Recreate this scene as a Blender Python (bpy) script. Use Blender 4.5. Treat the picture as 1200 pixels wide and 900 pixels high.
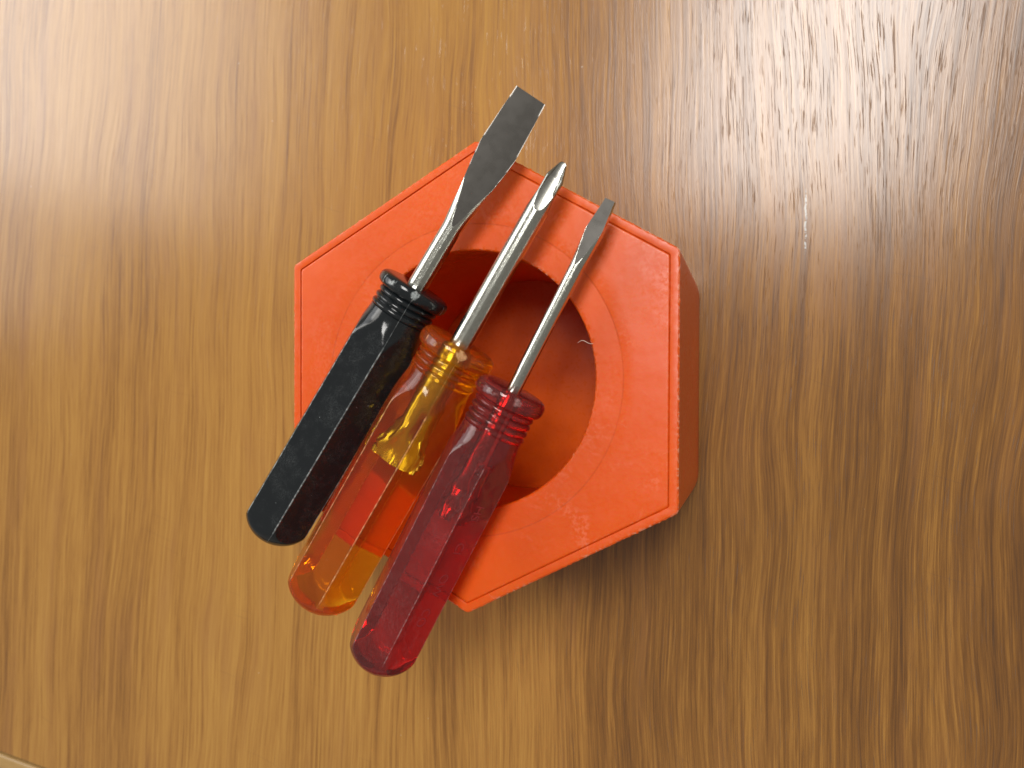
import bpy, bmesh, math, random
import numpy as np
from mathutils import Matrix, Vector
for o in list(bpy.data.objects): bpy.data.objects.remove(o)
random.seed(4)
S = bpy.context.scene
MM = 0.001
# ---------------------------------------------------------------- camera (fitted to the nut's corners)
CAM = Vector((55.9956, -3.7729, 190.8365))          # millimetres
F = 862.35                                          # focal length in pixels of a 1200 px wide frame
w = Vector((0.0196033706, 0.312255519, 0.018018841))
ROT = Matrix.Rotation(w.length, 3, w.normalized())
cam = bpy.data.cameras.new('camera'); camo = bpy.data.objects.new('camera', cam)
S.collection.objects.link(camo)
camo.matrix_world = Matrix.Translation(CAM * MM) @ ROT.to_4x4()
cam.sensor_width = 36; cam.lens = F * 36 / 1200
cam.clip_start = 0.01; cam.clip_end = 20
cam.dof.use_dof = True; cam.dof.focus_distance = 0.158; cam.dof.aperture_fstop = 19
S.camera = camo
def at(px, py, z):
    """pixel of the 1200x900 photograph -> point (mm) on the plane at height z"""
    d = ROT @ Vector(((px - 600) / F, -(py - 450) / F, -1))
    return CAM + d * ((z - CAM.z) / d.z)

# ---------------------------------------------------------------- light: room ambience and two ceiling panels
W = bpy.data.worlds.new('World'); S.world = W; W.use_nodes = True
bg = W.node_tree.nodes['Background']
bg.inputs[0].default_value = (1.0, 0.93, 0.84, 1); bg.inputs[1].default_value = 0.23
def panel(name, px, py, dist, sx, sy, power, col, rot=0):
    g = at(px, py, 0); d = (g - CAM).normalized(); r = Vector((d.x, d.y, -d.z))   # ceiling seen mirrored in the varnish
    L = bpy.data.lights.new(name, 'AREA'); L.shape = 'RECTANGLE'; L.size = sx; L.size_y = sy
    L.energy = power; L.color = col
    o = bpy.data.objects.new(name, L); S.collection.objects.link(o)
    o.location = g * MM + r * dist
    o.rotation_euler = (0, 0, math.radians(rot)) if rot is not None else (-r).to_track_quat('-Z', 'Y').to_euler()
    return o
panel('ceiling_lamp', 958, 160, 2.0, 0.66, 0.95, 30, (1.0, 0.97, 0.93), None)
panel('ceiling_lamp', 140, 130, 2.2, 0.95, 0.90, 11, (1.0, 0.96, 0.90), None)
def window(loc, size, power, col):
    L = bpy.data.lights.new('window_light', 'AREA'); L.shape = 'RECTANGLE'; L.size, L.size_y = size; L.energy = power; L.color = col
    o = bpy.data.objects.new('window_light', L); S.collection.objects.link(o); o.location = loc
    o.rotation_euler = Vector(loc).to_track_quat('Z', 'Y').to_euler()
window((-1.9, 0.75, 0.95), (1.6, 1.1), 11, (0.97, 0.98, 1.0))
S.view_settings.view_transform = 'Standard'; S.view_settings.look = 'None'
S.view_settings.exposure = 0.09; S.view_settings.gamma = 1
S.render.engine = 'CYCLES'
C = S.cycles
C.use_denoising = True; C.max_bounces = 16; C.transmission_bounces = 14; C.glossy_bounces = 8
C.diffuse_bounces = 6; C.transparent_max_bounces = 8; C.caustics_reflective = True; C.caustics_refractive = True
C.blur_glossy = 0.5; C.sample_clamp_indirect = 45

# ---------------------------------------------------------------- helpers
class NT:
    def __init__(s, name):
        m = bpy.data.materials.new(name); m.use_nodes = True; s.m = m; s.t = m.node_tree
        s.n = s.t.nodes; s.b = s.n['Principled BSDF']; s.out = s.n['Material Output']
    def node(s, kind, **kw):
        x = s.n.new(kind)
        for k, v in kw.items(): setattr(x, k, v)
        return x
    def put(s, inp, v):
        if v is None: return
        if hasattr(v, 'is_output') or isinstance(v, bpy.types.NodeSocket): s.t.links.new(v, inp)
        elif isinstance(v, (tuple, list)) and len(v) == 3 and inp.type == 'RGBA': inp.default_value = (*v, 1)
        else: inp.default_value = v
    def math(s, op, a, b=None, c=None, clamp=False):
        x = s.node('ShaderNodeMath', operation=op, use_clamp=clamp)
        s.put(x.inputs[0], a); s.put(x.inputs[1], b); s.put(x.inputs[2], c)
        return x.outputs[0]
    def ramp(s, v, lo, hi, a=0.0, b=1.0, smooth=True):
        x = s.node('ShaderNodeMapRange', interpolation_type='SMOOTHSTEP' if smooth else 'LINEAR')
        for i, q in enumerate((v, lo, hi, a, b)): s.put(x.inputs[i], q)
        return x.outputs[0]
    def mix(s, f, a, b, mode='MIX'):
        x = s.node('ShaderNodeMix', data_type='RGBA', blend_type=mode)
        s.put(x.inputs[0], f); s.put(x.inputs[6], a); s.put(x.inputs[7], b)
        return x.outputs[2]
    def noise(s, vec, scale=1, detail=2, rough=.5, dist=0, w=None):
        x = s.node('ShaderNodeTexNoise')
        if w is not None: x.noise_dimensions = '4D'; s.put(x.inputs['W'], w)
        s.put(x.inputs['Vector'], vec); s.put(x.inputs['Scale'], scale); s.put(x.inputs['Detail'], detail)
        s.put(x.inputs['Roughness'], rough); s.put(x.inputs['Distortion'], dist)
        return x.outputs['Fac']
    def xyz(s, x, y, z=0.0):
        c = s.node('ShaderNodeCombineXYZ')
        s.put(c.inputs[0], x); s.put(c.inputs[1], y); s.put(c.inputs[2], z); return c.outputs[0]
    def coords(s):
        tc = s.node('ShaderNodeTexCoord'); sc = s.node('ShaderNodeVectorMath', operation='SCALE')
        s.t.links.new(tc.outputs['Object'], sc.inputs[0]); sc.inputs['Scale'].default_value = 1000
        sp = s.node('ShaderNodeSeparateXYZ'); s.t.links.new(sc.outputs[0], sp.inputs[0])
        return sc.outputs[0], sp.outputs[0], sp.outputs[1], sp.outputs[2]
    def attr(s, name):
        a = s.node('ShaderNodeAttribute', attribute_name=name); return a.outputs['Fac']
    def bump(s, h, strength=1, dist=.0001, normal=None):
        b = s.node('ShaderNodeBump'); s.put(b.inputs['Height'], h)
        s.put(b.inputs['Strength'], strength); s.put(b.inputs['Distance'], dist)
        if normal is not None: s.put(b.inputs['Normal'], normal)
        return b.outputs[0]
    def set(s, **kw):
        for k, v in kw.items(): s.put(s.b.inputs[k.replace('_', ' ')], v)

def obj(name, verts, faces, mat, parent=None, smooth=True, attrs=None, sharp=None):
    me = bpy.data.meshes.new(name)
    me.from_pydata([tuple(c * MM for c in v) for v in verts], [], faces)
    me.update()
    bm = bmesh.new(); bm.from_mesh(me); bmesh.ops.recalc_face_normals(bm, faces=bm.faces); bm.to_mesh(me); bm.free()
    if smooth:
        me.shade_smooth()
        if sharp: me.set_sharp_from_angle(angle=math.radians(sharp))
    if attrs:
        for k, v in attrs.items():
            a = me.attributes.new(k, 'FLOAT', 'POINT'); a.data.foreach_set('value', v)
    me.materials.append(mat)
    o = bpy.data.objects.new(name, me); S.collection.objects.link(o)
    if parent: o.parent = parent
    return o
def grid(rows, closed=True, cap0=True, cap1=True):
    """rows of equal length -> verts, faces (skin between rows, poles capped by a fan)"""
    v = [p for r in rows for p in r]; n = len(rows[0]); f = []
    for i in range(len(rows) - 1):
        for j in range(n if closed else n - 1):
            k = (j + 1) % n
            f.append((i*n + j, i*n + k, (i+1)*n + k, (i+1)*n + j))
    for flag, i in ((cap0, 0), (cap1, len(rows) - 1)):
        if flag:
            c = np.mean(np.array(rows[i]), axis=0); v.append(tuple(c)); m = len(v) - 1
            for j in range(n): f.append((i*n + j, i*n + (j+1) % n, m))
    return v, f

# ---------------------------------------------------------------- materials
def wood_material():
    q = NT('varnished_oak'); P, x, y, z = q.coords()
    # the grain leans more and more towards the right of the board
    lean = q.math('ADD', q.ramp(x, 75, 150, 0.0, 0.085), q.ramp(x, -140, -20, 0.03, 0.0))
    u = q.math('SUBTRACT', x, q.math('MULTIPLY', lean, q.math('ADD', y, 60)))
    wob = q.noise(q.xyz(q.math('DIVIDE', x, 70), q.math('DIVIDE', y, 130)), 1, 2)
    u = q.math('ADD', u, q.math('MULTIPLY', q.math('SUBTRACT', wob, .5), 16))
    u0 = u
    wob2 = q.noise(q.xyz(q.math('DIVIDE', x, 9), q.math('DIVIDE', y, 26), 5.), 1, 3)
    u = q.math('ADD', u, q.math('MULTIPLY', q.math('SUBTRACT', wob2, .5), .9))
    def streak(su, sy, det, seed, rough=.55):
        return q.noise(q.xyz(q.math('DIVIDE', u, su), q.math('DIVIDE', y, sy), seed), 1, det, rough)
    broad = streak(26, 420, 2, 1.3); mid = streak(4.2, 190, 3, 7.7); fine = streak(.78, 55, 4, 3.1, .68)
    hair = streak(.30, 13, 3, 9.4, .6)
    right = q.ramp(x, -42, 46)                      # the veneer turns browner to the right
    t = q.math('MULTIPLY', q.math('SUBTRACT', broad, .5), .5)
    t = q.math('ADD', t, q.math('MULTIPLY', q.math('SUBTRACT', mid, .5), .6))
    t = q.math('ADD', t, q.math('MULTIPLY', q.math('SUBTRACT', fine, .5), q.ramp(right, 0, 1, 1.1, .84)))
    t = q.math('ADD', t, q.math('MULTIPLY', q.math('SUBTRACT', hair, .5), .75))
    t = q.math('ADD', t, q.ramp(right, 0, 1, .30, .60))
    cr = q.node('ShaderNodeValToRGB'); q.put(cr.inputs[0], t)
    e = cr.color_ramp.elements; e[0].position = 0.05; e[0].color = (.47, .246, .056, 1)
    e[1].position = 1.0; e[1].color = (.085, .042, .018, 1)
    for p_, c in ((.36, (.375, .178, .039)), (.58, (.245, .108, .024)), (.8, (.150, .064, .017))):
        k = e.new(p_); k.color = (*c, 1)
    col = cr.outputs[0]
    hue = streak(9, 60, 2, 21.0)
    col = q.mix(q.ramp(hue, .5, .72, 0, .35), col, (.33, .150, .048), 'MIX')
    # open pores: short dark dashes along the grain, denser towards the right
    us, u = u, u0
    pv = streak(.27, 10, 2, 14.2, .6); pv2 = streak(.36, 30, 2, 33.0, .55); u = us
    band = q.noise(q.xyz(q.math('DIVIDE', u, 8), q.math('DIVIDE', y, 60), 2.), 1, 2)
    thr = q.math('SUBTRACT', q.ramp(x, -60, 75, .72, .615), q.math('MULTIPLY', q.math('SUBTRACT', band, .5), .22))
    pore = q.math('MULTIPLY', q.math('SUBTRACT', pv, thr), 14, clamp=True)
    pore2 = q.math('MULTIPLY', q.math('SUBTRACT', pv2, q.math('ADD', thr, .06)), 12, clamp=True)
    pore = q.math('MAXIMUM', pore, pore2)
    col = q.mix(q.math('MULTIPLY', pore, q.ramp(x, -60, 70, .38, .75)), col, (.17, .082, .034))
    # pale specks and one paint scuff
    sp = q.noise(P, .55, 3, .6)
    speck = q.node('ShaderNodeTexVoronoi'); q.put(speck.inputs['Vector'], P); q.put(speck.inputs['Scale'], .11)
    s_ = q.math('LESS_THAN', speck.outputs['Distance'], q.math('MULTIPLY', q.math('SUBTRACT', sp, .40), .10))
    col = q.mix(q.math('MULTIPLY', s_, .5), col, (.75, .66, .52))
    sx = at(944, 262, 0)
    wx = q.math('ADD', x, q.math('MULTIPLY', q.math('SUBTRACT', q.noise(q.xyz(0., q.math('DIVIDE', y, 2.5)), 1, 3),   .5), .9))
    sm = q.math('MULTIPLY', q.ramp(q.math('ABSOLUTE', q.math('SUBTRACT', wx, sx.x)), .10, .34, 1, 0), q.ramp(q.math('ABSOLUTE', q.math('SUBTRACT', y, sx.y)), 6, 9, 1, 0))
    sm = q.math('MULTIPLY', sm, q.ramp(q.noise(P, .9, 3, .7), .42, .55))
    col = q.mix(q.math('MULTIPLY', sm, .6), col, (.72, .78, .76))
    def scr(ang, seed, thr):
        ca, sa = math.cos(ang), math.sin(ang)
        bend = q.math('MULTIPLY', q.noise(P, .02, 1), 14)
        a = q.math('ADD', q.math('MULTIPLY', x, ca), q.math('MULTIPLY', y, sa))
        b = q.math('ADD', q.math('SUBTRACT', q.math('MULTIPLY', y, ca), q.math('MULTIPLY', x, sa)), bend)
        return q.ramp(q.noise(q.xyz(q.math('DIVIDE', a, 30), q.math('DIVIDE', b, .45), seed), 1, 1), thr, thr + .03)
    scx = q.math('MAXIMUM', scr(-.28, 4., .745), scr(.9, 11., .76))
    col = q.mix(q.math('MULTIPLY', scx, .30), col, (.16, .08, .035))
    rg = q.math('ADD', q.ramp(fine, .3, .7, .20, .27), q.math('MULTIPLY', pore, .22))
    q.set(Base_Color=col, Roughness=rg, IOR=1.62)
    h = q.math('SUBTRACT', q.math('ADD', q.math('MULTIPLY', fine, .5), q.math('MULTIPLY', hair, .35)), q.math('MULTIPLY', pore, .9))
    q.set(Normal=q.bump(h, .45, .00009))
    return q.m
def trim_material():
    q = NT('pale_edge_wood'); P, x, y, z = q.coords()
    n = q.noise(q.xyz(q.math('DIVIDE', x, 6), q.math('DIVIDE', y, 1.4)), 1, 4, .6)
    q.set(Base_Color=q.mix(n, (.30, .17, .05), (.46, .30, .12)), Roughness=.38, Normal=q.bump(n, .4, .0001)); return q.m
def floor_material():
    q = NT('dark_floor'); P, x, y, z = q.coords()
    q.set(Base_Color=q.mix(q.noise(P, .02, 4), (.10, .09, .08), (.16, .14, .12)), Roughness=.6); return q.m
def nut_material():
    q = NT('orange_plastic'); P, x, y, z = q.coords()
    big = q.noise(P, .035, 3, .5); fine = q.noise(P, 1.3, 4, .65)
    col = q.mix(q.ramp(big, .35, .65), (.71, .088, .003), (.77, .106, .004))
    # chalky rub marks
    rub = q.noise(P, .09, 3, .6, 1.0, None)
    m = q.math('MULTIPLY', q.ramp(rub, .50, .68), q.ramp(fine, .44, .66))
    col = q.mix(q.math('MULTIPLY', m, q.ramp(x, -10, 30, .06, .26)), col, (.90, .26, .14))
    wear = q.attr('wear')
    wm = q.math('MULTIPLY', wear, q.math('MULTIPLY', q.ramp(q.noise(P, 1.1, 3, .7), .50, .60), q.math('MAXIMUM', q.ramp(q.noise(P, .10, 2), .42, .60), q.ramp(x, 20, 38, 0, .9))))
    col = q.mix(q.math('MULTIPLY', wm, .75), col, (.86, .42, .28))
    dark_line = q.attr('dark_line')
    col = q.mix(q.math('MULTIPLY', dark_line, q.ramp(q.noise(P, .25, 3), .3, .65, .25, .75)), col, (.34, .035, .006))  # patchy darker red along the rim groove and the ring step
    # scratches: thin stretched dashes crossing the face
    def scr(ang, seed, thr):
        ca, sa = math.cos(ang), math.sin(ang)
        a = q.math('ADD', q.math('MULTIPLY', x, ca), q.math('MULTIPLY', y, sa))
        b = q.math('SUBTRACT', q.math('MULTIPLY', y, ca), q.math('MULTIPLY', x, sa))
        return q.ramp(q.noise(q.xyz(q.math('DIVIDE', a, 9), q.math('DIVIDE', b, .22), seed), 1, 1), thr, thr + .04)
    sc = q.math('MAXIMUM', scr(.5, 3., .77), scr(-.65, 8., .78))
    col = q.mix(q.math('MULTIPLY', sc, .35), col, (.93, .32, .18))
    dust = q.node('ShaderNodeTexVoronoi'); q.put(dust.inputs['Vector'], P); q.put(dust.inputs['Scale'], .22)
    dn = q.noise(P, .8, 2)
    d = q.math('LESS_THAN', dust.outputs['Distance'], q.math('MULTIPLY', q.math('SUBTRACT', dn, .48), .16))
    col = q.mix(q.math('MULTIPLY', d, .7), col, (.90, .55, .42))
    h = q.math('ADD', q.math('MULTIPLY', q.noise(P, .12, 2), 6.0), q.math('MULTIPLY', fine, .35))
    h = q.math('ADD', h, q.math('MULTIPLY', sc, -.5))
    q.set(Base_Color=col, Roughness=q.math('ADD', q.ramp(fine, .3, .7, .30, .42), q.math('MULTIPLY', m, .25)), IOR=1.48,
          Subsurface_Weight=.32, Subsurface_Radius=(1.0, .22, .06), Subsurface_Scale=.0035, Normal=q.bump(h, .5, .00006))
    return q.m
def plate_material():
    q = NT('smoky_orange_plastic'); P, x, y, z = q.coords()
    n = q.noise(P, .08, 3); f = q.noise(P, 1.0, 3)
    q.set(Base_Color=q.mix(q.ramp(n, .3, .7), (.52, .066, .004), (.66, .10, .006)), Roughness=q.ramp(f, .3, .7, .26, .34), IOR=1.33,
          Normal=q.bump(n, .3, .0006))
    return q.m
def haze_mask(q, P, x, y, z):
    """chalk on the ridges, specks of dust and rubbed haze on a handle"""
    ridge = q.attr('ridge'); scuff = q.attr('scuff')
    chip = q.noise(P, 1.0, 3, .7); fine = q.noise(P, 4.6, 3, .75); cloud = q.noise(P, .24, 4, .65, .3)
    r = q.math('MULTIPLY', q.ramp(ridge, .35, .85), q.ramp(chip, .44, .60, .32, 1.0))
    s_ = q.math('MULTIPLY', q.ramp(q.math('ADD', scuff, q.math('MULTIPLY', q.math('SUBTRACT', chip, .5), 1.6)), .45, .75), q.ramp(fine, .35, .6, .3, .95))
    dust = q.node('ShaderNodeTexVoronoi'); q.put(dust.inputs['Vector'], P); q.put(dust.inputs['Scale'], .62)
    d = q.math('LESS_THAN', dust.outputs['Distance'], q.math('MULTIPLY', q.math('SUBTRACT', chip, .44), .30))
    c = q.math('MULTIPLY', q.ramp(cloud, .42, .70), q.ramp(fine, .40, .68))
    return r, s_, q.math('MULTIPLY', d, .75), c, fine, chip
def black_material():
    q = NT('black_gloss_plastic'); P, x, y, z = q.coords()
    r, s_, d, c, fine, chip = haze_mask(q, P, x, y, z)
    m = q.math('MAXIMUM', q.math('MAXIMUM', q.math('MULTIPLY', r, .75), s_), d)
    m = q.math('MAXIMUM', m, q.math('MULTIPLY', c, .06))
    col = q.mix(m, (.010, .0125, .0145), (.42, .46, .46))
    rg = q.math('ADD', q.math('ADD', .11, q.math('MULTIPLY', c, .22)), q.math('MULTIPLY', m, .35))
    h = q.math('ADD', q.math('MULTIPLY', q.noise(P, .35, 2), 1.2), q.math('MULTIPLY', fine, .12))
    q.set(Base_Color=col, Roughness=rg, IOR=1.5, Normal=q.bump(h, .5, .00008))
    return q.m
def clear_material(name, vol, dens, chalk, haze, cloudy, cloud_col):
    q = NT(name); P, x, y, z = q.coords()
    r, s_, d, c, fine, chip = haze_mask(q, P, x, y, z)
    m = q.math('MAXIMUM', q.math('MAXIMUM', q.math('MULTIPLY', r, .55), q.math('MULTIPLY', s_, .75)), q.math('MULTIPLY', d, .8))
    m = q.math('MAXIMUM', m, q.math('MULTIPLY', q.math('ADD', q.math('ADD', q.math('MULTIPLY', c, .35), q.math('MULTIPLY', q.ramp(fine, .42, .66), .40)), .12), haze))
    h = q.math('ADD', q.math('MULTIPLY', q.noise(P, .30, 2), 1.5), q.math('MULTIPLY', fine, .06))
    nb = q.bump(h, .5, .00010)
    q.set(Base_Color=(1, 1, 1), Roughness=q.math('MULTIPLY', c, .04), IOR=1.49, Transmission_Weight=1.0, Normal=nb)
    dif = q.node('ShaderNodeBsdfPrincipled'); q.put(dif.inputs['Base Color'], chalk); q.put(dif.inputs['Roughness'], .6)
    tr = q.node('ShaderNodeBsdfTranslucent'); q.put(tr.inputs['Color'], cloud_col); q.put(tr.inputs['Normal'], nb)
    m0 = q.node('ShaderNodeMixShader'); q.put(m0.inputs[0], cloudy)                 # slightly cloudy plastic
    q.t.links.new(q.b.outputs[0], m0.inputs[1]); q.t.links.new(tr.outputs[0], m0.inputs[2])
    ms = q.node('ShaderNodeMixShader'); q.put(ms.inputs[0], m)
    q.t.links.new(m0.outputs[0], ms.inputs[1]); q.t.links.new(dif.outputs[0], ms.inputs[2])
    q.t.links.new(ms.outputs[0], q.out.inputs['Surface'])
    va = q.node('ShaderNodeVolumeAbsorption'); q.put(va.inputs['Color'], vol); q.put(va.inputs['Density'], dens)
    q.t.links.new(va.outputs[0], q.out.inputs['Volume'])
    return q.m
def steel_material(name, base, rough, pits):
    q = NT(name); P, x, y, z = q.coords()
    n = q.noise(P, 1.6, 4, .7); f = q.noise(P, 4.5, 3, .7)
    grind = q.noise(q.xyz(q.math('DIVIDE', x, 6), q.math('DIVIDE', y, .18), q.math('DIVIDE', z, .18)), 1, 3)
    pit = q.math('MULTIPLY', q.ramp(f, .62, .72), q.ramp(q.attr('ground'), 0, 1, 1, .25))
    col = q.mix(q.ramp(n, .3, .7), tuple(b * .82 for b in base), base)
    col = q.mix(q.math('MULTIPLY', pit, pits), col, tuple(b * .35 for b in base))
    g = q.attr('ground')
    col = q.mix(g, col, (.15, .143, .132))
    fl = q.node('ShaderNodeTexVoronoi'); q.put(fl.inputs['Vector'], P); q.put(fl.inputs['Scale'], .42)
    d = q.math('LESS_THAN', fl.outputs['Distance'], q.math('MULTIPLY', q.math('SUBTRACT', n, .57), .40))
    col = q.mix(q.math('MULTIPLY', d, q.math('ADD', q.math('MULTIPLY', g, .6), .1)), col, (.78, .72, .62))
    rg = q.math('ADD', q.math('ADD', rough, q.math('MULTIPLY', pit, q.ramp(g, 0, 1, .12, .0))), q.math('MULTIPLY', g, q.ramp(q.noise(P, .35, 2),   .3, .7, .075, .105)))
    h = q.math('ADD', q.math('MULTIPLY', n, q.ramp(g, 0, 1, .8, .12)), q.math('SUBTRACT', q.math('MULTIPLY', grind, .5), q.math('MULTIPLY', pit, .8)))
    pass; q.set(Base_Color=col, Metallic=1.0, Roughness=rg, Normal=q.bump(h, q.ramp(g, 0, 1, .45, .04), .00005))
    return q.m
WOOD = wood_material(); TRIM = trim_material(); FLOOR = floor_material(); ORANGE = nut_material(); BLACK = black_material(); PLATE = plate_material()
AMBER = clear_material('clear_amber_plastic', (1.0, .865, .0), 320, (.86, .50, .24), .06, .27, (1.0, .47, .008))
RED = clear_material('clear_red_plastic', (.935, .02, .01), 430, (.42, .23, .22), .24, .08, (.85, .015, .006))
STEEL = steel_material('plated_steel', (.60, .61, .55), .19, .8)

# ---------------------------------------------------------------- the table
A = at(0, 881, 0); B = at(53, 901, 0); dv = (B - A).normalized(); nv = Vector((dv.y, -dv.x, 0))     # nv points away from the top
def edge_curve(off, n=60, lo=-260, hi=700):
    pts = []
    for i in range(n + 1):
        s = lo + (hi - lo) * i / n
        p = A + dv * s + nv * (off - (s * s) / 5200)
        pts.append((p.x, p.y))
    return pts
def slab(name, inner, outer, z0, z1, bev, mat, parent=None):
    """strip between two outlines, with a rounded edge along both"""
    n = len(inner); sec = []
    for (ax, ay), (bx, by) in zip(inner, outer):
        a = Vector((ax, ay, 0)); b = Vector((bx, by, 0)); d = (b - a).normalized()
        ring = [a + Vector((0, 0, z0))]
        ring += [a + d * (bev * (1 - math.cos(t))) + Vector((0, 0, z1 - bev + bev * math.sin(t))) for t in (0, .5, 1.05, math.pi/2)]
        ring += [b - d * (bev * (1 - math.sin(t))) + Vector((0, 0, z1 - bev + bev * math.cos(t))) for t in (0, .5, 1.05, math.pi/2)]
        ring += [b + Vector((0, 0, z0))]
        sec.append([tuple(p) for p in ring])
    v, f = grid(sec)
    return obj(name, v, f, mat, parent, sharp=35)
far = [(p[0] - nv.x * 900 , p[1] - nv.y * 900) for p in edge_curve(0)]
top = slab('tabletop', far, edge_curve(0), -28, 0, .5, WOOD); top['kind'] = 'structure'
eb = slab('edge_band', edge_curve(1.35), edge_curve(24), -30, -.5, 1.1, TRIM, top)
fl = obj('floor', [(-3000, -3000, -740), (3000, -3000, -740), (3000, 3000, -740), (-3000, 3000, -740)], [(0, 1, 2, 3)], FLOOR, smooth=False)
fl['kind'] = 'structure'

# ---------------------------------------------------------------- the big hollow nut
H = 46.5
corner_px = [(557.5, 164.5), (797, 291), (795, 602), (547, 719), (344, 577), (344, 311)]
tops = [at(px, py, H) for px, py in corner_px]
def rounded(corners, rad, n=14):
    """closed outline with each corner replaced by an arc; returns Nx2 array"""
    out = []
    m = len(corners)
    for i in range(m):
        p0, p1, p2 = (Vector(corners[(i + k) % m][:2]) for k in (-1, 0, 1))
        a = (p0 - p1).normalized(); b = (p2 - p1).normalized(); half = a.angle(b) / 2
        t = rad / math.tan(half); cc = p1 + (a + b).normalized() * (rad / math.sin(half))
        s, e = p1 + a * t, p1 + b * t
        a0 = math.atan2(s.y - cc.y, s.x - cc.x); a1 = math.atan2(e.y - cc.y, e.x - cc.x)
        while a1 - a0 > math.pi: a1 -= 2 * math.pi
        while a1 - a0 < -math.pi: a1 += 2 * math.pi
        for k in range(n + 1): 
            q = a0 + (a1 - a0) * k / n; out.append((cc.x + rad * math.cos(q), cc.y + rad * math.sin(q)))
    return np.array(out)
hc = Vector((-.49, -.40, H)); hole_r = 27.2          # circle fitted to the rim of the hole
NA = 1080
def polar(outline, cx, cy):
    """radius of a closed outline seen from (cx, cy) at NA even angles"""
    P = outline - np.array([cx, cy]); Q = np.roll(P, -1, axis=0); r = np.zeros(NA)
    for i in range(NA):
        a = 2 * math.pi * i / NA; d = np.array([math.cos(a), math.sin(a)])
        cr1 = d[0] * P[:, 1] - d[1] * P[:, 0]; cr2 = d[0] * Q[:, 1] - d[1] * Q[:, 0]
        idx = np.where((cr1 <= 0) & (cr2 > 0) | (cr1 >= 0) & (cr2 < 0))[0]
        best = 0
        for j in idx:
            s = cr1[j] / (cr1[j] - cr2[j]); p = P[j] + (Q[j] - P[j]) * s
            k = p @ d
            if k > best: best = k
        r[i] = best
    return r
def offset(corners, d):
    m = len(corners); out = []
    for i in range(m):
        p0, p1, p2 = (Vector(corners[(i + k) % m][:2]) for k in (-1, 0, 1))
        a = (p0 - p1).normalized(); b = (p2 - p1).normalized(); half = a.angle(b) / 2
        out.append(p1 + (a + b).normalized() * (d / math.sin(half)))
    return out
import mathutils.noise as mn
def nz(a, k, seed, amp):
    return amp * mn.noise(Vector((k * math.cos(a), k * math.sin(a), seed)))
def build_nut():
    root = bpy.data.objects.new('toy_nut', None); S.collection.objects.link(root)
    cx, cy = hc.x, hc.y
    c3 = [Vector((t.x, t.y, 0)) for t in tops]
    Rtop = polar(rounded(c3, 1.2), cx, cy); Rch = polar(rounded(offset(c3, .28), 1.0), cx, cy)
    Rg0 = polar(rounded(offset(c3, 1.75), .6), cx, cy); Rg1 = polar(rounded(offset(c3, 1.88), .5), cx, cy)
    Rg2 = polar(rounded(offset(c3, 2.02), .4), cx, cy); Rg3 = polar(rounded(offset(c3, 2.15), .4), cx, cy)
    Rm = polar(rounded(c3, 3.0), cx, cy); Rb = polar(rounded(offset(c3, -.9), 7.0), cx, cy); 
    hr = hole_r; rows = []; wear = []; dark_line = []
    def add(fr, fz, wr=0.0, gr=0.0):
        row = []
        for i in range(NA):
            a = 2 * math.pi * i / NA
            r = fr(i, a); z = fz(i, a); row.append((cx + r * math.cos(a), cy + r * math.sin(a), z))
            wear.append(wr); dark_line.append(gr)
        rows.append(row)
    K = lambda v: (lambda i, a: v)
    # inside: floor, wall, lip
    add(K(hr - 1), K(.8)); add(K(hr + .5), K(.9)); add(K(hr + .5), K(12)); add(K(hr + .5), K(24)); add(K(hr + .5), K(H - 9.4))
    add(K(hr + .5), K(H - 8.7)); add(K(hr + .1), K(H - 8.45)); add(K(hr + .02), K(H - 8)); add(K(hr), K(H - 4))
    add(lambda i, a: hr + nz(a, 60, 1, .05), K(H - .65), .2); 
    add(lambda i, a: hr + .10 + nz(a, 60, 1, .08), lambda i, a: H - .38 + nz(a, 80, 2, .04), 1.0)
    add(lambda i, a: hr + .34 + nz(a, 60, 3, .06), K(H - .20), .35)
    add(K(hr + 1.0), K(H - .17)); add(K(hr + 5.4), K(H - .15)); add(K(hr + 5.65), K(H - .14), 0, .45)
    add(K(hr + 5.9), K(H - .09)); 
    for k in (.25, .5, .75): add(lambda i, a, k=k: (hr + 5.9) * (1 - k) + Rg3[i] * k, lambda i, a: H - .09 + nz(a, 3, 5, .03))
    add(lambda i, a: Rg3[i] - .3, K(H - .10)); add(lambda i, a: Rg3[i], K(H - .11), .25)
    add(lambda i, a: Rg2[i], K(H - .18), 0, .5); add(lambda i, a: Rg1[i], lambda i, a: H - .36 + nz(a, 25, 4, .10), 0, .8)
    add(lambda i, a: Rg0[i] + nz(a, 50, 6, .05), K(H - .03), 0, .2); add(lambda i, a: Rg0[i] + .12, K(H), 0); add(lambda i, a: Rch[i] * .9 + Rg0[i] * .1, K(H + .0), .1)
    add(lambda i, a: Rch[i] + nz(a, 70, 7, .07), lambda i, a: H - .02 + nz(a, 40, 8, .03), .55)
    burr = lambda i, a: max(0, mn.noise(Vector((90 * math.cos(a), 90 * math.sin(a), 9))) - .30) * .8 * max(0, .3 + 1.6 * mn.noise(Vector((3 * math.cos(a), 3 * math.sin(a), 2))))
    add(lambda i, a: Rtop[i] + nz(a, 90, 9, .10) + burr(i, a), lambda i, a: H - .28 + nz(a, 60, 10, .08), 1.0)
    add(lambda i, a: Rtop[i] - .02 + nz(a, 60, 9, .03), K(H - .8), .4)
    n0 = len(rows)
    for k in range(1, 9):
        s = k / 9
        add(lambda i, a, s=s: Rtop[i] * (1 - s) + Rb[i] * s - 0.0, K(H - .8 - (H - 2) * s))
    add(lambda i, a: Rb[i] - .1, K(1.0)); add(lambda i, a: Rb[i] - .45, K(.25)); add(lambda i, a: Rb[i] - 1.2, K(0.02))
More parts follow.
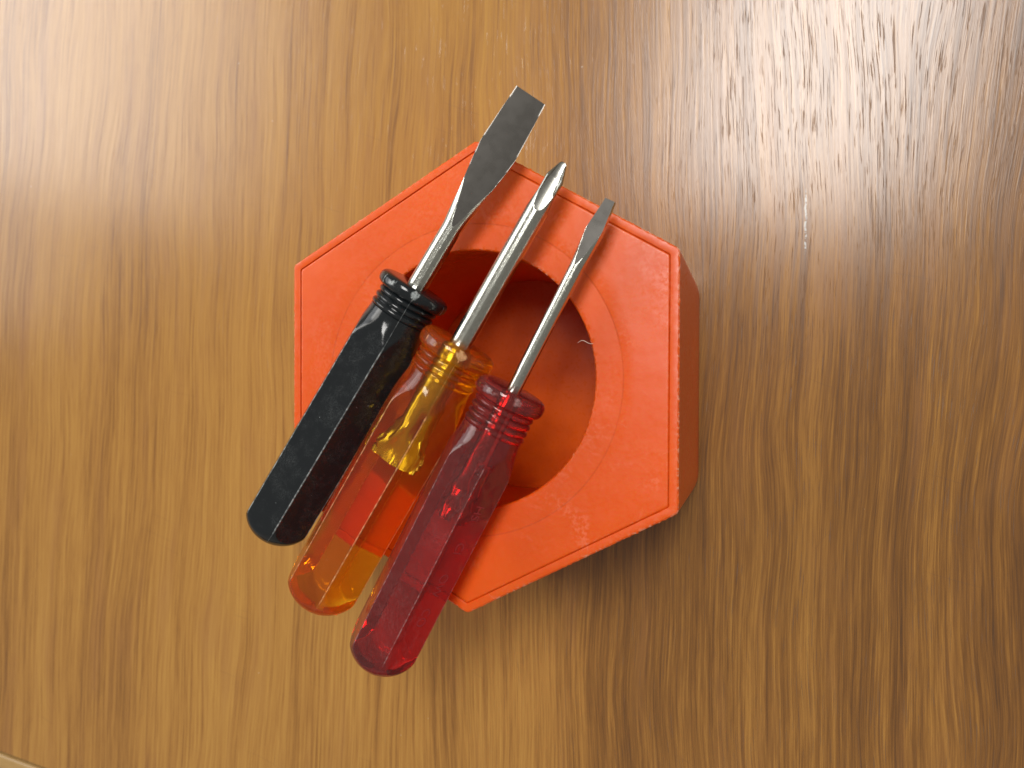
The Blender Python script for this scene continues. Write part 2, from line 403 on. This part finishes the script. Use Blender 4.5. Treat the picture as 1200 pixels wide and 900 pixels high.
    add(lambda i, a: (hr - 1) * .2 + Rb[i] * .8, K(0.02)); add(K(hr - 1), K(.02)); rows.append(rows[0]); wear += [0] * NA; dark_line += [0] * NA
    v, f = grid(rows, cap0=False, cap1=False); root.location = (cx * MM, cy * MM, 0)
    v = [(p[0] - cx, p[1] - cy, p[2]) for p in v]
    obj('body', v, f, ORANGE, root, sharp=32, attrs={'wear': wear, 'dark_line': dark_line})
    pr = []
    for rr, zz in ((.01, 1.2), (hr * .5, 1.2), (hr + .1, 1.2), (hr + .45, 1.2), (hr + .45, .95), (.01, .95)):
        pr.append([(rr * math.cos(2 * math.pi * i / 180), rr * math.sin(2 * math.pi * i / 180), zz + .9) for i in range(180)])
    v, f = grid(pr, cap0=False, cap1=False)
    bp = obj('base_plate', v, f, PLATE, root, sharp=40)
    root['label'] = 'large orange plastic hexagonal nut with a wide round hole, lying flat under the three screwdrivers'
    root['category'] = 'toy nut'
    return root
nut = build_nut()

# ---------------------------------------------------------------- screwdrivers
def smin(a, b, k):
    h = max(k - abs(a - b), 0) / k
    return min(a, b) - h * h * k / 4
def ss(t): t = min(1, max(0, t)); return t * t * (3 - 2 * t)
def lathe_r(s, L, Rc, dome, c):
    """handle radius before the six flats are cut; s = mm behind the front of the collar, L = length"""
    fw = c['flange']; Rf = Rc * c['fr']; rn = Rc * c['neck']
    if s <= fw:
        t = (s / fw) * 2 - 1
        rr = Rf * .80 + Rf * .20 * max(0, 1 - abs(t) ** 2.6) ** .5
        if t > .3: rr = max(rr, rn)
        return rr
    e = s - fw
    ringL = c['pitch'] * c['rings']
    if e < ringL:
        k = e / c['pitch']
        g = abs(math.sin(math.pi * k)) ** .8
        return rn * (.945 + .095 * g) + .15 * (e / ringL)
    e2 = (s - fw - ringL) / c['taper']
    r = rn * 1.0 + .12 + (Rc * 1.035 - rn) * ss(e2) 
    back = L - s
    if back < dome:
        t = 1 - back / dome
        r = min(r, Rc * 1.035 * max(0.0, 1 - t ** 2.2) ** (1 / 2.2))
    return max(r, 0)
def handle(name, L, Rc, c, mat, parent):
    NT_ = 144; ap = Rc * math.cos(math.pi / 6)
    ss_ = list(np.linspace(0, c['flange'] + c['pitch'] * c['rings'], 90)) + \
          list(np.linspace(c['flange'] + c['pitch'] * c['rings'], c['flange'] + c['pitch'] * c['rings'] + c['taper'] + 1, 60))[1:] 
    last = ss_[-1]; ss_ += list(np.linspace(last, L - c['dome'], 24))[1:]
    ss_ += [L - c['dome'] + c['dome'] * math.sin(q) for q in np.linspace(0, math.pi / 2, 30)][1:]
    rows = []; ridge = []; scuff = []
    for s in ss_:
        row = []; rl = lathe_r(s, L, Rc, c['dome'], c)
        for j in range(NT_):
            th = 2 * math.pi * j / NT_
            d = ((th + math.pi / 6) % (math.pi / 3)) - math.pi / 6      # angle from the nearest corner (corners at 0, 60 ...)
            hx = ap / math.cos(math.pi / 6 - abs(d))
            r = smin(rl, hx, .22) if s > c['flange'] + c['pitch'] * c['rings'] else rl
            onhex = 1.0 if hx < rl + .25 else 0.0
            rd = max(0, 1 - abs(d) * Rc / .34) * onhex
            dd = (th - 2 * math.pi / 3 + math.pi) % (2 * math.pi) - math.pi
            seam = max(0, 1 - abs(dd) * Rc / .22)
            if s > .4 and not onhex: r += .05 * seam; rd = max(rd, .62 * seam)
            bb = L - s
            if s > c['flange'] * .3: r += .035 * mn.noise(Vector((s * .5, math.cos(th) * 3, math.sin(th) * 3 + Rc)))
            # rubbed patches: collar rim near the seam, edge of the butt
            q = (s - c['flange'] * .35) ** 2 / 1.3 + (dd * Rc) ** 2 / c.get('sc', 1.0)
            sf = math.exp(-q) * 1.0
            q2 = (s - c['flange'] * .45) ** 2 / 1.2 + ((dd + .75) * Rc) ** 2 / 5
            sf = max(sf, .50 * math.exp(-q2))
            row.append((L - s, r * math.cos(th), r * math.sin(th))); ridge.append(rd); scuff.append(sf)
        rows.append(row)
    v, f = grid(rows); ridge += [0, 0]; scuff += [0, 0]
    return obj(name, v, f, mat, parent, sharp=42, attrs={'ridge': ridge, 'scuff': scuff})
def shank_rows(x0, x1, r, n, N):
    return [[(x, r * math.cos(2*math.pi*j/N), r * math.sin(2*math.pi*j/N)) for j in range(N)] for x in np.linspace(x0, x1, n)]
def interp(tab, x, w=.35):
    X = [t[0] for t in tab]; Y = [t[1] for t in tab]
    return float(np.mean([np.interp(x + d, X, Y) for d in np.linspace(-w, w, 9)]))
def flat_blade(name, x0, x1, r, wtab, ttab, roll, parent, wings=None):
    """round shank that is hammered and ground into a flat blade; tables in mm back from the tip"""
    N = 96; L0 = x0; rows = []; ground = []
    xs = list(np.linspace(x0, x1 - wtab[-1][0] - 1, 50)) + list(np.linspace(x1 - wtab[-1][0] - 1, x1, 110))[1:]
    ca, sa = math.cos(roll), math.sin(roll)
    for x in xs:
        b = x1 - x; W2 = interp(wtab, b) / 2 if b <= wtab[-1][0] else r
        T2 = interp(ttab, b) / 2 if b <= ttab[-1][0] else r * 1.2
        ww, tt = 1, 1
        if wings:
            for (wx, wl, wa) in wings:
                k = max(0, 1 - abs(x - wx) / wl)
                ww = max(ww, 1 + wa * ss(k)); tt = min(tt, 1 - .35 * ss(k))
        row = []
        hr_ = min(r, W2 * 1.3) if b <= ttab[-1][0] else r; T2 = min(T2, hr_)
        lim = math.asin(min(1, T2 / hr_)); face = lim < math.pi / 2 - 1e-4 and b <= ttab[-1][0]
        Q = N // 4                                            # a quarter of the points on each side and each face
        A_ = [-lim + 2 * lim * k / Q for k in range(Q)] + [lim + (math.pi - 2 * lim) * k / Q for k in range(Q)]
        A_ = A_ + [q + math.pi for q in A_]
        for j, a in enumerate(A_):
            c_, s_ = math.cos(a), math.sin(a)
            mm_ = 1 + .30 * ss((wtab[-1][0] - b) / 12); yy = W2 * ww * max(-1, min(1, mm_ * c_))
            zz = max(-T2, min(T2, hr_ * tt * s_))
            g = 1.0 if face and j % (2 * Q) > Q else 0.0
            row.append((x, yy * ca - zz * sa, yy * sa + zz * ca)); ground.append(g)
        rows.append(row)
    v, f = grid(rows); ground += [0, ground[-1]]
    return obj(name, v, f, STEEL, parent, sharp=28, attrs={'ground': ground})
def cross_blade(name, x0, x1, r, flute, cone, parent, wings, phase):
    N = 160; rows = []; ground = []
    xs = list(np.linspace(x0, x1 - flute - .5, 50)) + list(np.linspace(x1 - flute - .5, x1 - .35, 100))[1:] + [x1 - .15, x1]
    for x in xs:
        b = x1 - x; R_ = r
        if b < cone: R_ = r * (.36 + .64 * (b / cone)) 
        if b < .3: R_ *= .80 + .2 * b / .3
        t = max(0, min(1, (flute - b) / flute)); cdep = r * (1.0 - .52 * min(1, t * 1.3) ** .7) if b < flute else 9
        ww, tt = 1, 1
        for (wx, wl, wa) in wings:
            k = max(0, 1 - abs(x - wx) / wl); ww = max(ww, 1 + wa * ss(k)); tt = min(tt, 1 - .35 * ss(k))
        row = []
        em = 1 if wings and x < wings[0][0] + 7 else 0
        cd = cdep * (.35 + .65 * R_ / r) if cdep < 9 else R_
        ds = min(.70, math.acos(min(1, cd / R_)) / 1.12)       # half width of a flute at this section
        Q = N // 8; A_ = []
        for k4 in range(4):
            c4 = phase + k4 * math.pi / 2
            A_ += [(c4 - ds + 2 * ds * k / Q, c4, 1) for k in range(Q)] + [(c4 + ds + (math.pi / 2 - 2 * ds) * k / Q, c4, 0) for k in range(Q)]
        for a, c4, fl_ in A_:
            rr = R_; g = 0.0
            if fl_ and ds > .01: rr = min(R_, cd / math.cos(1.12 * (a - c4))); g = .65
            rr *= 1 + em * .30 * mn.noise(Vector((x * .9, 2.2 * math.cos(a), 2.2 * math.sin(a)))) ; row.append((x, rr * ww * math.cos(a), rr * tt * math.sin(a))); ground.append(g)
        rows.append(row)
    v, f = grid(rows); ground += [0, 0]
    return obj(name, v, f, STEEL, parent, sharp=30, attrs={'ground': ground})
def driver(butt, front, tip, Rc, drop, c, mat, build_shaft, label, hpart='handle', lift=0.0):
    """three points of its axis in the photograph: butt, collar front, tip"""
    z = H + Rc * math.cos(math.pi / 6) + .12 + lift
    P0 = at(*butt, z); P1 = at(*front, z); P2 = at(*tip, z - drop)
    d = (P2 - P0); yaw = math.atan2(d.y, d.x); pitch = math.atan2(-(P2.z - P0.z), math.hypot(d.x, d.y))
    root = bpy.data.objects.new('screwdriver', None); S.collection.objects.link(root)
    root.location = P0 * MM; root.rotation_euler = (c.get('spin', 0), pitch, yaw)
    L = (P1 - P0).length; T = (P2 - P0).length
    handle(hpart, L, Rc, c, mat, root)
    build_shaft(L, T, root)
    root['label'] = label; root['category'] = 'screwdriver'
    root['group'] = 'short screwdrivers laid side by side across the nut'
    print(label, 'L', round(L, 1), 'T', round(T, 1), 'mm; axis at', [round(q, 1) for q in P0], [round(q, 1) for q in P1])
    return root
R_ = math.radians
# shank length inside the handle: 27 mm
driver((313.5, 630), (487.5, 334), (622, 112), 7.7, 0.0,
       dict(flange=3.0, fr=1.0, neck=.81, pitch=1.45, rings=3, taper=10, dome=8.5, sc=1.2), BLACK,
       lambda L, T, root: flat_blade('shaft', L - 20, T, 2.12,
            [(0, 6.6), (11.3, 7.9), (12.4, 7.9), (16, 7.2), (22, 5.6), (30, 4.24)], [(0, .9), (11, 1.6), (20, 2.7), (30, 4.3)], R_(24), root),
       'screwdriver with the opaque black handle and the widest flat blade, leftmost of the three')
driver((365, 709.5), (541.5, 402), (661, 191), 8.25, 0.0,
       dict(flange=3.8, fr=.98, neck=.80, pitch=1.5, rings=3, taper=11, dome=9.0, sc=1.6), AMBER,
       lambda L, T, root: cross_blade('shaft', L - 28, T, 2.28, 10.5, 3.4, root, [(L - 26, 7, .95)], R_(106)),
       'middle screwdriver with the clear amber orange handle and a cross shaped tip')
red = driver((436, 782), (602, 455), (715.5, 235), 7.6, 0.0,
       dict(flange=3.6, fr=.96, neck=.80, pitch=1.45, rings=4, taper=10, dome=8.6, sc=1.0), RED,
       lambda L, T, root: flat_blade('shaft', L - 29, T, 1.45,
            [(0, 2.1), (1, 2.2), (6.0, 3.35), (8, 3.3), (14, 2.9)], [(0, .9), (5, 1.3), (14, 2.95)], R_(-4), root, [(L - 26, 1.8, .6), (L - 22, 1.5, .5)]),
       'screwdriver with the clear dark red handle and the narrowest flat blade')

# worn raised lettering on the right-hand flat of the red handle, strokes of a fifth of a millimetre
def lettering(root, Rc):
    q = NT('worn_red_lettering'); q.set(Base_Color=(.30, .030, .035), Roughness=.35, IOR=1.49)
    ap = Rc * math.cos(math.pi / 6); verts = []; faces = []
    e1 = Vector((-1, 0, 0)); nn = Vector((0, math.cos(R_(150)), math.sin(R_(150)))); e2 = nn.cross(e1)
    for txt, x in (('HS', 41), ('CI', 33), ('OW', 24.5), ('CO', 17)):
        cu = bpy.data.curves.new('lettering', 'FONT'); cu.body = txt; cu.size = 2.9; cu.extrude = .05; cu.offset = -.03; cu.align_x = 'CENTER'; cu.align_y = 'CENTER'; cu.resolution_u = 4
        t = bpy.data.objects.new('lettering', cu); S.collection.objects.link(t)
        me = t.to_mesh(); b = len(verts)
        for v in me.vertices:
            verts.append(tuple(Vector((x, 0, 0)) + nn * (ap + v.co.z * .5 + .02) + e1 * v.co.x + e2 * v.co.y))
        faces += [tuple(b + i for i in p.vertices) for p in me.polygons]
        t.to_mesh_clear(); bpy.data.objects.remove(t); bpy.data.curves.remove(cu)
    obj('lettering', verts, faces, q.m, root, smooth=False)
lettering(red, 7.6)

# a pale lint fibre caught on the rim of the hole
def fibre():
    p0, p1 = at(677, 402, H - .2), at(695, 401, H + .15); pts = []
    for i in range(25):
        t = i / 24; p = p0.lerp(p1, t); side = .5 * math.sin(t * 5) * (1 - t * .4)
        pts.append(Vector((p.x, p.y + side, p.z + .25 * math.sin(t * 3.1))))
    base = pts[-1].copy(); rows = []
    for i, p in enumerate(pts):
        r = .07 * (1 - .4 * abs(i / 12 - 1))
        rows.append([tuple(p - base + Vector((0, r * math.cos(k * 1.047), r * math.sin(k * 1.047)))) for k in range(6)])
    q = NT('pale_lint'); q.set(Base_Color=(.75, .62, .5), Roughness=.8)
    v, f = grid(rows); o = obj('lint_fibre', v, f, q.m); o.location = base * MM
    o['label'] = 'tiny pale lint fibre caught on the right rim of the hole'; o['category'] = 'lint'
fibre()
